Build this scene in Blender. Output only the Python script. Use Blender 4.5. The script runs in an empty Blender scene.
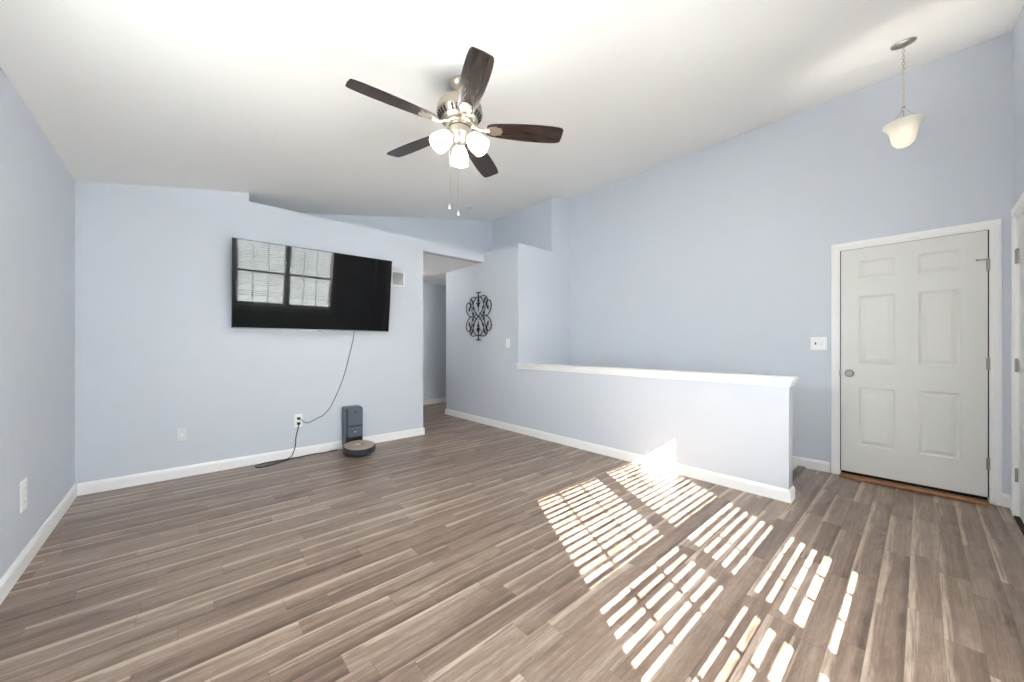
import bpy, bmesh, math, random
from mathutils import Vector, Matrix

random.seed(7)
PI = math.pi
scene = bpy.context.scene
COL = scene.collection

# ---------------------------------------------------------------- camera, world, sun, exposure
cam_data = bpy.data.cameras.new('camera')
cam_data.sensor_width = 36.0
cam_data.lens = 367.5 / 1024 * 36.0
cam_data.shift_y = 5.15 / 1024
cam_data.clip_start = 0.02
cam = bpy.data.objects.new('camera', cam_data)
cam.location = (0, 0, 1.2)
cam.rotation_euler = (PI / 2, 0, -0.7308)
COL.objects.link(cam)
scene.camera = cam

vs = scene.view_settings
vs.view_transform = 'Standard'
vs.look = 'None'
vs.gamma = 1.0
vs.use_curve_mapping = False
vs.exposure = 0.64

SKY = 15.0
SUN = 54.0
world = bpy.data.worlds.new('world')
scene.world = world
world.use_nodes = True
wn = world.node_tree
wn.nodes.clear()
wo = wn.nodes.new('ShaderNodeOutputWorld')
wb = wn.nodes.new('ShaderNodeBackground')
wt = wn.nodes.new('ShaderNodeTexCoord')
wsep = wn.nodes.new('ShaderNodeSeparateXYZ')
wr = wn.nodes.new('ShaderNodeValToRGB')
wr.color_ramp.elements[0].position = 0.0
wr.color_ramp.elements[0].color = (1.0, 0.99, 0.97, 1)
wr.color_ramp.elements[1].position = 0.7
wr.color_ramp.elements[1].color = (0.74, 0.85, 1.0, 1)
wn.links.new(wt.outputs['Generated'], wsep.inputs[0])
wn.links.new(wsep.outputs['Z'], wr.inputs['Fac'])
wn.links.new(wr.outputs['Color'], wb.inputs['Color'])
wb.inputs['Strength'].default_value = SKY
wn.links.new(wb.outputs[0], wo.inputs[0])

sun_data = bpy.data.lights.new('sun', 'SUN')
sun_data.energy = SUN
sun_data.angle = math.radians(0.12)
sun_data.color = (1.0, 0.95, 0.90)
sun = bpy.data.objects.new('sun', sun_data)
SUN_DIR = Vector((0.613, 1.0, -0.744)).normalized()
sun.rotation_euler = SUN_DIR.to_track_quat('-Z', 'Y').to_euler()
sun.location = (-2, -6, 6)
COL.objects.link(sun)

def portal(name, x0, x1, z0, z1):
    d = bpy.data.lights.new(name, 'AREA')
    d.shape = 'RECTANGLE'
    d.size = x1 - x0
    d.size_y = z1 - z0
    d.cycles.is_portal = True
    o = bpy.data.objects.new(name, d)
    o.location = ((x0 + x1) / 2, -0.845, (z0 + z1) / 2)
    o.rotation_euler = (PI / 2, 0, PI)
    COL.objects.link(o)
    return o

cy = scene.cycles
cy.max_bounces = 14
cy.diffuse_bounces = 10
cy.glossy_bounces = 6
cy.transmission_bounces = 8
cy.transparent_max_bounces = 12
cy.sample_clamp_indirect = 12.0
cy.caustics_reflective = False
cy.caustics_refractive = False

# ---------------------------------------------------------------- dimensions
XL, YT, XH, XB = -0.6425, 4.526, 3.4675, 4.579      # left wall, television wall, hall wall, door wall
XA, YF, YE, YR, YW = 4.153, 5.176, 3.734, -0.448, -0.68
SLOPE = 0.1943
def zc(x):
    return 2.5236 + SLOPE * (x - XL)
ZL = 2.64                                           # plant ledge
ZH = 2.497                                          # hallway ceiling
WIN = [(0.305, 1.19), (1.245, 2.105)]
WZ0, WZ1 = 0.62, 2.12
for i, w in enumerate(WIN):
    portal('daylight_portal', w[0], w[1], WZ0, WZ1)

V0, V1, VZ0, VZ1 = 0.75, 2.40, 1.46, 1.98           # added unseen side window, for more daylight on ceiling and walls
pl_ = portal('daylight_portal', V0, V1, VZ0, VZ1)
pl_.location = (XL - 0.14, (V0 + V1) / 2, (VZ0 + VZ1) / 2)
pl_.rotation_euler = (PI / 2, 0, PI / 2 + PI)

# ---------------------------------------------------------------- materials
def srgb(r, g, b):
    def f(c):
        c /= 255.0
        return c / 12.92 if c <= 0.04045 else ((c + 0.055) / 1.055) ** 2.4
    return (f(r), f(g), f(b), 1.0)

def mat(name, col, rough=0.5, metal=0.0, spec=0.5, bump=0.0, bump_scale=200.0, vary=0.0, coat=0.0,
        emit=None, emit_strength=0.0):
    m = bpy.data.materials.new(name)
    m.use_nodes = True
    nt = m.node_tree
    b = nt.nodes['Principled BSDF']
    b.inputs['Base Color'].default_value = col
    b.inputs['Roughness'].default_value = rough
    b.inputs['Metallic'].default_value = metal
    b.inputs['Specular IOR Level'].default_value = spec
    b.inputs['Coat Weight'].default_value = coat
    if emit:
        b.inputs['Emission Color'].default_value = emit
        b.inputs['Emission Strength'].default_value = emit_strength
    if bump or vary:
        tc = nt.nodes.new('ShaderNodeTexCoord')
        n = nt.nodes.new('ShaderNodeTexNoise')
        n.inputs['Scale'].default_value = bump_scale
        n.inputs['Detail'].default_value = 4
        nt.links.new(tc.outputs['Object'], n.inputs['Vector'])
        if bump:
            bp = nt.nodes.new('ShaderNodeBump')
            bp.inputs['Strength'].default_value = bump
            bp.inputs['Distance'].default_value = 0.002
            nt.links.new(n.outputs['Fac'], bp.inputs['Height'])
            nt.links.new(bp.outputs[0], b.inputs['Normal'])
        if vary:
            mx = nt.nodes.new('ShaderNodeMix')
            mx.data_type = 'RGBA'
            mx.inputs['A'].default_value = [c * (1 - vary) for c in col[:3]] + [1]
            mx.inputs['B'].default_value = [min(1, c * (1 + vary)) for c in col[:3]] + [1]
            nt.links.new(n.outputs['Fac'], mx.inputs['Factor'])
            nt.links.new(mx.outputs['Result'], b.inputs['Base Color'])
    return m

def math_node(nt, op, a, b=None, c=None):
    n = nt.nodes.new('ShaderNodeMath')
    n.operation = op
    for i, v in enumerate((a, b, c)):
        if v is None:
            continue
        if isinstance(v, (int, float)):
            n.inputs[i].default_value = v
        else:
            nt.links.new(v, n.inputs[i])
    return n.outputs[0]

def floor_material():
    m = bpy.data.materials.new('laminate_planks')
    m.use_nodes = True
    nt = m.node_tree
    L = nt.links
    b = nt.nodes['Principled BSDF']
    M = lambda op, a, c=None, d=None: math_node(nt, op, a, c, d)
    geo = nt.nodes.new('ShaderNodeNewGeometry')
    sep = nt.nodes.new('ShaderNodeSeparateXYZ')
    L.new(geo.outputs['Position'], sep.inputs[0])
    X, Y = sep.outputs['X'], sep.outputs['Y']
    W, LEN = 0.1045, 0.66
    yr = M('DIVIDE', M('ADD', Y, 0.06), W)
    row = M('FLOOR', yr)
    fy = M('FRACT', yr)
    wn1 = nt.nodes.new('ShaderNodeTexWhiteNoise'); wn1.noise_dimensions = '1D'
    L.new(row, wn1.inputs['W'])
    xr = M('ADD', M('DIVIDE', X, LEN), M('MULTIPLY', wn1.outputs['Value'], 9.0))
    colid = M('FLOOR', xr)
    fx = M('FRACT', xr)
    cmb = nt.nodes.new('ShaderNodeCombineXYZ')
    L.new(row, cmb.inputs[0]); L.new(colid, cmb.inputs[1])
    wn2 = nt.nodes.new('ShaderNodeTexWhiteNoise'); wn2.noise_dimensions = '2D'
    L.new(cmb.outputs[0], wn2.inputs['Vector'])
    rid = wn2.outputs['Value']
    sepc = nt.nodes.new('ShaderNodeSeparateColor')
    L.new(wn2.outputs['Color'], sepc.inputs[0])
    r2, r3 = sepc.outputs[1], sepc.outputs[2]
    def noise(sx, sy, off, detail, rough, dist):
        c = nt.nodes.new('ShaderNodeCombineXYZ')
        L.new(M('ADD', M('MULTIPLY', X, sx), M('MULTIPLY', rid, 53.0)), c.inputs[0])
        L.new(M('MULTIPLY', Y, sy), c.inputs[1])
        L.new(M('ADD', M('MULTIPLY', r2, 31.0), off), c.inputs[2])
        n = nt.nodes.new('ShaderNodeTexNoise')
        n.inputs['Scale'].default_value = 1.0
        n.inputs['Detail'].default_value = detail
        n.inputs['Roughness'].default_value = rough
        n.inputs['Distortion'].default_value = dist
        L.new(c.outputs[0], n.inputs['Vector'])
        return n.outputs['Fac']
    fine = noise(13.0, 130.0, 0.0, 6, 0.72, 0.8)
    wide = noise(1.5, 34.0, 7.0, 4, 0.6, 1.0)
    blot = noise(4.0, 9.0, 13.0, 3, 0.55, 0.8)
    # a pale worn band along one edge of some strips
    band = nt.nodes.new('ShaderNodeMapRange')
    band.interpolation_type = 'SMOOTHSTEP'
    L.new(M('ADD', fy, M('MULTIPLY', M('SUBTRACT', wide, 0.5), 0.9)), band.inputs['Value'])
    band.inputs['From Min'].default_value = 0.66
    band.inputs['From Max'].default_value = 0.95
    bandv = M('MULTIPLY', band.outputs[0], M('MULTIPLY', M('GREATER_THAN', r3, 0.30), 0.34))
    dark = nt.nodes.new('ShaderNodeMapRange')
    dark.interpolation_type = 'SMOOTHSTEP'
    L.new(M('ADD', fy, M('MULTIPLY', M('SUBTRACT', blot, 0.5), 0.7)), dark.inputs['Value'])
    dark.inputs['From Min'].default_value = 0.34
    dark.inputs['From Max'].default_value = 0.02
    darkv = M('MULTIPLY', dark.outputs[0], M('MULTIPLY', M('GREATER_THAN', r2, 0.4), 0.20))
    tone = M('ADD', M('MULTIPLY', rid, 0.24), M('MULTIPLY', fine, 0.62))
    tone = M('ADD', tone, M('MULTIPLY', wide, 0.72))
    tone = M('ADD', tone, M('MULTIPLY', blot, 0.34))
    tone = M('ADD', tone, bandv)
    tone = M('SUBTRACT', tone, darkv)
    tone = M('SUBTRACT', tone, 0.42)
    ramp = nt.nodes.new('ShaderNodeValToRGB')
    e = ramp.color_ramp.elements
    e[0].position = 0.10; e[0].color = FLOOR_COLS[0]
    e[1].position = 0.95; e[1].color = FLOOR_COLS[3]
    k = e.new(0.38); k.color = FLOOR_COLS[1]
    k = e.new(0.62); k.color = FLOOR_COLS[2]
    L.new(tone, ramp.inputs[0])
    # joints between strips
    ey = M('MINIMUM', fy, M('SUBTRACT', 1.0, fy))
    ex = M('MINIMUM', fx, M('SUBTRACT', 1.0, fx))
    jy = M('LESS_THAN', ey, 0.013)
    jx = M('LESS_THAN', ex, 0.0022)
    j = M('MULTIPLY', M('MAXIMUM', jy, jx), 0.35)
    mx = nt.nodes.new('ShaderNodeMix'); mx.data_type = 'RGBA'
    L.new(j, mx.inputs['Factor'])
    L.new(ramp.outputs[0], mx.inputs['A'])
    mx.inputs['B'].default_value = (0.06, 0.042, 0.032, 1)
    L.new(mx.outputs['Result'], b.inputs['Base Color'])
    b.inputs['Specular IOR Level'].default_value = 0.5
    L.new(M('ADD', M('MULTIPLY', fine, 0.16), 0.24), b.inputs['Roughness'])
    bp = nt.nodes.new('ShaderNodeBump')
    bp.inputs['Strength'].default_value = 0.12
    bp.inputs['Distance'].default_value = 0.001
    L.new(M('SUBTRACT', fine, j), bp.inputs['Height'])
    L.new(bp.outputs[0], b.inputs['Normal'])
    return m

def wood_material(name, dark, light, sx=6.0, sy=60.0, rough=0.35):
    m = bpy.data.materials.new(name)
    m.use_nodes = True
    nt = m.node_tree
    b = nt.nodes['Principled BSDF']
    tc = nt.nodes.new('ShaderNodeTexCoord')
    mp = nt.nodes.new('ShaderNodeMapping')
    mp.inputs['Scale'].default_value = (sx, sy, sy)
    n = nt.nodes.new('ShaderNodeTexNoise')
    n.inputs['Scale'].default_value = 1.0
    n.inputs['Detail'].default_value = 6
    n.inputs['Distortion'].default_value = 0.6
    r = nt.nodes.new('ShaderNodeValToRGB')
    r.color_ramp.elements[0].position = 0.3; r.color_ramp.elements[0].color = dark
    r.color_ramp.elements[1].position = 0.75; r.color_ramp.elements[1].color = light
    nt.links.new(tc.outputs['Object'], mp.inputs[0])
    nt.links.new(mp.outputs[0], n.inputs['Vector'])
    nt.links.new(n.outputs['Fac'], r.inputs[0])
    nt.links.new(r.outputs[0], b.inputs['Base Color'])
    b.inputs['Roughness'].default_value = rough
    return m

def glass_material(name):
    m = bpy.data.materials.new(name)
    m.use_nodes = True
    nt = m.node_tree
    nt.nodes.remove(nt.nodes['Principled BSDF'])
    out = nt.nodes['Material Output']
    tr = nt.nodes.new('ShaderNodeBsdfTransparent')
    tr.inputs['Color'].default_value = (0.95, 0.97, 0.96, 1)
    gl = nt.nodes.new('ShaderNodeBsdfGlossy')
    gl.inputs['Roughness'].default_value = 0.02
    mx = nt.nodes.new('ShaderNodeMixShader')
    mx.inputs[0].default_value = 0.04
    nt.links.new(tr.outputs[0], mx.inputs[1])
    nt.links.new(gl.outputs[0], mx.inputs[2])
    nt.links.new(mx.outputs[0], out.inputs[0])
    return m

FLOOR_COLS = [srgb(80, 63, 53), srgb(117, 97, 84), srgb(144, 124, 109), srgb(188, 169, 152)]
M_WALL = mat('blue_grey_wall_paint', srgb(209, 214, 223), 0.55, spec=0.25, bump=0.06, bump_scale=260)
M_CEIL = mat('white_ceiling_paint', srgb(248, 247, 244), 0.85, spec=0.1, bump=0.08, bump_scale=180)
M_TRIM = mat('white_gloss_trim_paint', srgb(246, 246, 246), 0.35, spec=0.4, vary=0.01, bump_scale=8)
M_DOOR = mat('white_door_paint', srgb(226, 226, 223), 0.42, spec=0.4, bump=0.03, bump_scale=120)
M_FLOOR = floor_material()
M_NICKEL = mat('brushed_nickel', srgb(205, 197, 184), 0.36, metal=1.0, vary=0.04, bump_scale=90)
M_NICKEL_DARK = mat('aged_nickel', srgb(168, 164, 157), 0.45, metal=1.0, vary=0.08, bump_scale=60)
M_SLOT = mat('dark_slot', srgb(30, 26, 22), 0.8, vary=0.05)
M_BLADE = wood_material('walnut_fan_blade', srgb(34, 26, 23), srgb(66, 50, 43), 5, 50, 0.27)
M_BLACK = mat('black_plastic', srgb(20, 20, 22), 0.35, vary=0.06, bump_scale=40)
M_SCREEN = mat('black_screen_glass', srgb(4, 5, 7), 0.03, spec=0.38, vary=0.02, bump_scale=10)
M_SILVER = mat('silver_bezel', srgb(150, 152, 156), 0.3, metal=0.9, vary=0.03)
M_IRON = mat('black_wrought_iron', srgb(32, 31, 33), 0.5, metal=0.4, vary=0.1, bump=0.2, bump_scale=160)
M_PLATE = mat('white_plate_plastic', srgb(243, 243, 243), 0.35, vary=0.01, bump_scale=20)
M_PLATE_GREY = mat('soft_white_plate_plastic', srgb(222, 224, 228), 0.4, vary=0.01, bump_scale=20)
M_CORD = mat('dark_grey_cord', srgb(46, 46, 50), 0.5, vary=0.08, bump_scale=60)
M_CORD_GREY = mat('grey_cord', srgb(96, 98, 104), 0.5, vary=0.06, bump_scale=60)
M_DOCK = mat('charcoal_dock_plastic', srgb(84, 96, 110), 0.4, vary=0.05, bump_scale=30)
M_DOCK_DARK = mat('dark_dock_plastic', srgb(44, 50, 60), 0.4, vary=0.05, bump_scale=30)
M_TAUPE = mat('taupe_robot_lid', srgb(176, 161, 147), 0.4, metal=0.1, vary=0.03, bump_scale=120)
M_GOLD = mat('pale_gold_button', srgb(226, 206, 176), 0.3, metal=0.6, vary=0.03)
M_SHADE = mat('lit_frosted_glass', srgb(250, 248, 244), 0.4, emit=(1.0, 0.95, 0.88, 1), emit_strength=9.5)
M_BOWL = mat('lit_alabaster_glass', srgb(238, 236, 228), 0.35)
_nt = M_BOWL.node_tree
_tl = _nt.nodes.new('ShaderNodeBsdfTranslucent')
_tl.inputs['Color'].default_value = srgb(245, 241, 230)
_mx = _nt.nodes.new('ShaderNodeMixShader')
_mx.inputs[0].default_value = 0.1
_nt.links.new(_nt.nodes['Principled BSDF'].outputs[0], _mx.inputs[1])
_nt.links.new(_tl.outputs[0], _mx.inputs[2])
_nt.links.new(_mx.outputs[0], _nt.nodes['Material Output'].inputs[0])
M_BULB = mat('lit_bulb', srgb(250, 248, 240), 0.4, emit=(1.0, 0.95, 0.86, 1), emit_strength=30.0)
M_BULB_PENDANT = mat('lit_pendant_bulb', srgb(250, 248, 240), 0.4, emit=(1.0, 0.95, 0.87, 1), emit_strength=170.0)
M_DOME = mat('fill_dome_glow', srgb(250, 248, 244), 0.4, emit=(1.0, 0.95, 0.88, 1), emit_strength=24.0)  # emission of the added hallway fill lamp
M_THRESH = wood_material('oak_threshold', srgb(128, 84, 50), srgb(176, 126, 82), 40, 6, 0.4)
M_NOSING = wood_material('grey_brown_nosing', srgb(84, 68, 58), srgb(122, 104, 90), 6, 40, 0.4)
M_GLASS = glass_material('window_glass')
M_SLAT = mat('white_blind_slat', srgb(247, 247, 247), 0.4, vary=0.005)
M_VINYL = mat('white_window_vinyl', srgb(240, 241, 242), 0.35, vary=0.01)
M_GROUND = mat('pale_bounce_ground', srgb(228, 226, 220), 0.9, vary=0.12, bump_scale=3)  # unseen ground, made pale to bounce daylight up to the ceiling
M_CARPET = mat('beige_stair_carpet', srgb(150, 138, 124), 0.95, bump=0.5, bump_scale=300)
M_GRILLE = mat('white_grille_metal', srgb(232, 233, 234), 0.4, vary=0.01)
M_GRILLE_BACK = mat('grey_vent_backing', srgb(120, 124, 130), 0.8, vary=0.03)  # even grey for the sheet behind the louvers

# ---------------------------------------------------------------- mesh helpers
def bm_new():
    return bmesh.new()

def add_box(bm, x0, x1, y0, y1, z0, z1):
    vs_ = [bm.verts.new((x, y, z)) for z in (z0, z1) for y in (y0, y1) for x in (x0, x1)]
    for f in ((0, 2, 3, 1), (4, 5, 7, 6), (0, 1, 5, 4), (1, 3, 7, 5), (3, 2, 6, 7), (2, 0, 4, 6)):
        bm.faces.new([vs_[i] for i in f])
    return vs_

def add_prism(bm, poly, axis, a0, a1):
    """poly: 2-d outline in the two other axes (XZ for axis y, YZ for axis x, XY for axis z)"""
    def P(p, a):
        if axis == 'y':
            return (p[0], a, p[1])
        if axis == 'x':
            return (a, p[0], p[1])
        return (p[0], p[1], a)
    A = [bm.verts.new(P(p, a0)) for p in poly]
    B = [bm.verts.new(P(p, a1)) for p in poly]
    bm.faces.new(A)
    bm.faces.new(list(reversed(B)))
    n = len(poly)
    for i in range(n):
        bm.faces.new([A[i], B[i], B[(i + 1) % n], A[(i + 1) % n]])

def add_lathe(bm, prof, seg=32, mtx=None, closed=True):
    rings = []
    for r, z in prof:
        if r < 1e-6:
            rings.append([bm.verts.new((0, 0, z))])
        else:
            rings.append([bm.verts.new((r * math.cos(2 * PI * k / seg), r * math.sin(2 * PI * k / seg), z)) for k in range(seg)])
    new = [v for r in rings for v in r]
    for a, b in zip(rings, rings[1:]):
        for k in range(seg):
            k2 = (k + 1) % seg
            if len(a) == 1 and len(b) == 1:
                continue
            if len(a) == 1:
                bm.faces.new([a[0], b[k], b[k2]])
            elif len(b) == 1:
                bm.faces.new([a[k], b[0], a[k2]])
            else:
                bm.faces.new([a[k], b[k], b[k2], a[k2]])
    if closed:
        if len(rings[0]) > 1:
            bm.faces.new(rings[0])
        if len(rings[-1]) > 1:
            bm.faces.new(list(reversed(rings[-1])))
    if mtx is not None:
        bmesh.ops.transform(bm, matrix=mtx, verts=new)
    return new

def smooth_path(pts, n=8):
    pts = [Vector(p) for p in pts]
    out = []
    for i in range(len(pts) - 1):
        p0 = pts[max(i - 1, 0)]; p1 = pts[i]; p2 = pts[i + 1]; p3 = pts[min(i + 2, len(pts) - 1)]
        for k in range(n):
            t = k / n
            out.append(0.5 * ((2 * p1) + (p2 - p0) * t + (2 * p0 - 5 * p1 + 4 * p2 - p3) * t * t + (3 * p1 - p0 - 3 * p2 + p3) * t ** 3))
    out.append(pts[-1])
    return out

def add_tube(bm, pts, r, seg=8, cyclic=False):
    pts = [Vector(p) for p in pts]
    n = len(pts)
    rings = []
    up = None
    for i, p in enumerate(pts):
        if cyclic:
            t = pts[(i + 1) % n] - pts[i - 1]
        else:
            t = pts[min(i + 1, n - 1)] - pts[max(i - 1, 0)]
        if t.length < 1e-9:
            t = Vector((0, 0, 1))
        t.normalize()
        if up is None:
            up = t.orthogonal().normalized()
        up = (up - t * up.dot(t))
        if up.length < 1e-6:
            up = t.orthogonal()
        up.normalize()
        side = t.cross(up)
        rad = r(i / (n - 1)) if callable(r) else r
        rings.append([bm.verts.new(p + rad * (math.cos(2 * PI * k / seg) * up + math.sin(2 * PI * k / seg) * side)) for k in range(seg)])
    pairs = list(zip(rings, rings[1:]))
    if cyclic:
        pairs.append((rings[-1], rings[0]))
    for a, b in pairs:
        for k in range(seg):
            k2 = (k + 1) % seg
            bm.faces.new([a[k], a[k2], b[k2], b[k]])
    if not cyclic:
        bm.faces.new(list(reversed(rings[0])))
        bm.faces.new(rings[-1])

def obj(name, bm, m, parent=None, smooth=False, bevel=0.0, seg=2, loc=None):
    bmesh.ops.recalc_face_normals(bm, faces=bm.faces)
    me = bpy.data.meshes.new(name)
    bm.to_mesh(me)
    bm.free()
    me.materials.append(m)
    if smooth:
        for p in me.polygons:
            p.use_smooth = True
        if smooth is True:
            me.set_sharp_from_angle(angle=math.radians(40))
    o = bpy.data.objects.new(name, me)
    COL.objects.link(o)
    if parent is not None:
        o.parent = parent
    if loc:
        o.location = loc
    if bevel:
        md = o.modifiers.new('bevel', 'BEVEL')
        md.width = bevel
        md.segments = seg
        md.limit_method = 'ANGLE'
        md.angle_limit = math.radians(40)
    return o

def tag(o, label, cat=None, group=None, kind=None):
    o['label'] = label
    if cat:
        o['category'] = cat
    if group:
        o['group'] = group
    if kind:
        o['kind'] = kind
    return o

def thing(name, label, cat, loc=(0, 0, 0), rot=(0, 0, 0), group=None, kind=None):
    o = bpy.data.objects.new(name, None)
    o.empty_display_size = 0.1
    COL.objects.link(o)
    o.location = loc
    o.rotation_euler = rot
    return tag(o, label, cat, group, kind)

def struct(name, bm, m, label, cat, bevel=0.0):
    o = obj(name, bm, m, bevel=bevel)
    return tag(o, label, cat, kind='structure')

# ---------------------------------------------------------------- room shell
TH = 0.115
bm = bm_new()                                         # floor with the stairwell cut out
FX1 = XB + 0.14
add_box(bm, XL - 0.12, XH + TH, -0.85, 6.95, -0.03, 0)
add_box(bm, XH + TH, FX1, -0.6, 0.80, -0.03, 0)
add_box(bm, XH + TH, 5.6, YE + TH, 6.95, -0.03, 0)
struct('floor', bm, M_FLOOR, 'grey brown wood look laminate plank floor with sunlit stripes', 'floor')

bm = bm_new()
x0, x1 = XL - 0.12, XB + 0.14
add_prism(bm, [(x0, zc(x0)), (x1, zc(x1)), (x1, zc(x1) + 0.1), (x0, zc(x0) + 0.1)], 'y', -0.87, 5.32)
struct('ceiling', bm, M_CEIL, 'white vaulted ceiling rising toward the entry door wall', 'ceiling')

EPS = 0.004
bm = bm_new()
for ya_, yb_, za_, zb_ in ((-0.85, V0, 0, None), (V0, V1, 0, VZ0), (V0, V1, VZ1, None), (V1, 5.3, 0, None)):
    add_prism(bm, [(XL - 0.12, za_), (XL, za_), (XL, zb_ or zc(XL) + EPS), (XL - 0.12, zb_ or zc(XL - 0.12) + EPS)], 'y', ya_, yb_)
struct('wall_left', bm, M_WALL, 'blue grey left wall with a single outlet near the floor', 'wall')

bm = bm_new()                                         # television wall, its dropped ledge and the header over the hall
add_prism(bm, [(XL, 0), (2.436, 0), (2.436, ZH), (XH, ZH), (XH, ZL), (0.498, ZL + 0.02), (0.498, zc(0.498) + EPS), (XL, zc(XL) + EPS)],
          'y', YT, YT + TH)
struct('wall_television', bm, M_WALL, 'pale blue wall carrying the television, with a hall opening on its right', 'wall')

bm = bm_new()                                         # hall wall and its plant ledge
add_prism(bm, [(YE, 0), (5.614, 0), (5.614, ZH), (YT + TH, ZH), (YT + TH, ZL - 0.008), (YE, ZL - 0.008)], 'x', XH, XH + TH)
struct('wall_hall', bm, M_WALL, 'blue grey hall wall with scroll ornament and ledge top', 'wall')

bm = bm_new()
add_prism(bm, [(XH + TH, -1.6), (XB, -1.6), (XB, zc(XB) + EPS), (XA, zc(XA) + EPS), (XA, ZL - 0.008), (XH + TH, ZL - 0.008)], 'y', YE, YE + TH)
struct('wall_stair', bm, M_WALL, 'bright blue return wall behind the half wall, stepped at its top', 'wall')

bm = bm_new()
add_prism(bm, [(XA, ZL - 0.03), (XA + TH, ZL - 0.03), (XA + TH, zc(XA + TH) + EPS), (XA, zc(XA) + EPS)], 'y', YE + TH, YF + TH)
struct('wall_loft', bm, M_WALL, 'shaded blue upper wall above the hall ledge', 'wall')

bm = bm_new()
add_prism(bm, [(0.383, ZH + 0.03), (XA, ZH + 0.03), (XA, zc(XA) + EPS), (0.383, zc(0.383) + EPS)], 'y', YF, YF + TH)
add_prism(bm, [(0.383, ZH + 0.03), (0.498, ZH + 0.03), (0.498, zc(0.498) + EPS), (0.383, zc(0.383) + EPS)], 'y', YT + TH, YF)
struct('wall_recess', bm, M_WALL, 'pale blue far wall set back above the television wall ledge', 'wall')

bm = bm_new()
add_box(bm, 0.498, XH + TH, YT + TH, YF, ZL - 0.03, ZL - 0.012)
add_box(bm, XH + TH, XA, YE + TH, YF, ZL - 0.03, ZL - 0.012)
struct('trim_ledge', bm, M_WALL, 'painted ledge shelf behind the tops of the hall walls', 'ledge')

bm = bm_new()
add_box(bm, 2.25, 3.5825, YT + TH, 6.95, ZH, ZH + 0.02)
add_box(bm, 3.5825, 5.6, 5.3, 6.95, ZH, ZH + 0.02)
struct('ceiling_hall', bm, M_CEIL, 'flat white hallway ceiling seen through the hall opening', 'ceiling')

bm = bm_new()
add_box(bm, 2.25, 5.6, 6.80, 6.92, 0, ZH)
struct('wall_hall_end', bm, M_WALL, 'shaded blue wall at the far end of the hallway', 'wall')
bm = bm_new()
add_box(bm, 2.21, 2.325, YT + TH, 6.80, 0, ZH)
struct('wall_hall_side', bm, M_WALL, 'blue hallway side wall behind the television wall', 'wall')
bm = bm_new()
add_box(bm, XH + TH, 5.6, 5.50, 5.614, 0, ZH)
add_box(bm, 5.5, 5.6, 5.614, 6.80, 0, ZH)
struct('wall_corridor', bm, M_WALL, 'blue corridor wall round the corner of the hallway', 'wall')

D0, D1, DZ = -0.345, 0.517, 2.100                     # entry door opening in the back wall
bm = bm_new()
add_prism(bm, [(-0.56, 0), (D0, 0), (D0, DZ), (D1, DZ), (D1, 0), (0.80, 0), (0.80, -1.6), (YE, -1.6), (YE, zc(XB) + EPS), (-0.56, zc(XB) + EPS)],
          'x', XB, XB + 0.12)
struct('wall_back', bm, M_WALL, 'tall blue grey wall with the closed white panel door', 'wall')

E0, E1 = 3.40, 4.335                                   # second door in the right wall
bm = bm_new()
XJ = 3.15
add_prism(bm, [(XJ, 0), (E0, 0), (E0, DZ), (E1, DZ), (E1, 0), (XB, 0), (XB, zc(XB) + EPS), (XJ, zc(XJ) + EPS)], 'y', YR - 0.115, YR)
struct('wall_right', bm, M_WALL, 'blue wall at the right edge with a second white door', 'wall')

bm = bm_new()                                         # window wall behind the camera
w0, w1 = WIN
def wall_piece(bm, xa, xb, za=None, zb=None):
    za0 = 0 if za is None else za
    t0 = zc(xa) + EPS if zb is None else zb
    t1 = zc(xb) + EPS if zb is None else zb
    add_prism(bm, [(xa, za0), (xb, za0), (xb, t1), (xa, t0)], 'y', YW - 0.15, YW)
wall_piece(bm, XL, w0[0])
wall_piece(bm, w0[0], w0[1], 0, WZ0)
wall_piece(bm, w0[0], w0[1], WZ1)
wall_piece(bm, w0[1], w1[0])
wall_piece(bm, w1[0], w1[1], 0, WZ0)
wall_piece(bm, w1[0], w1[1], WZ1)
wall_piece(bm, w1[1], XJ)
add_prism(bm, [(XJ - 0.11, 0), (XJ, 0), (XJ, zc(XJ) + EPS), (XJ - 0.11, zc(XJ - 0.11) + EPS)], 'y', YW, YR)
struct('wall_window', bm, M_WALL, 'blue wall with the twin windows, facing the television', 'wall')

# half wall and cap
HY0 = 0.682
bm = bm_new()
add_box(bm, XH, XH + TH, HY0, YE, 0, 0.915)
struct('wall_half', bm, M_WALL, 'low blue half wall with white cap guarding the stairs', 'half wall')

bm = bm_new()
add_box(bm, XH - 0.034, XH + TH + 0.034, HY0 - 0.036, YE + 0.03, 0.938, 0.962)
add_box(bm, XH - 0.021, XH + TH + 0.021, HY0 - 0.022, YE + 0.018, 0.912, 0.940)
add_box(bm, XH - 0.012, XH + TH + 0.012, HY0 - 0.013, YE + 0.012, 0.886, 0.914)
struct('trim_half_wall_cap', bm, M_TRIM, 'white moulded cap along the top of the half wall', 'trim', bevel=0.007)

# baseboards
BH, BT = 0.098, 0.014
def board_x(name, y, sgn, xa, xb, label, z0=0.0):
    bm = bm_new()
    prof = [(0, z0), (BT, z0), (BT, z0 + BH - 0.022), (BT * 0.55, z0 + BH - 0.006), (BT * 0.3, z0 + BH), (0, z0 + BH)]
    add_prism(bm, [(y + sgn * a, b) for a, b in prof], 'x', xa, xb)
    return struct(name, bm, M_TRIM, label, 'baseboard')

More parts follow.
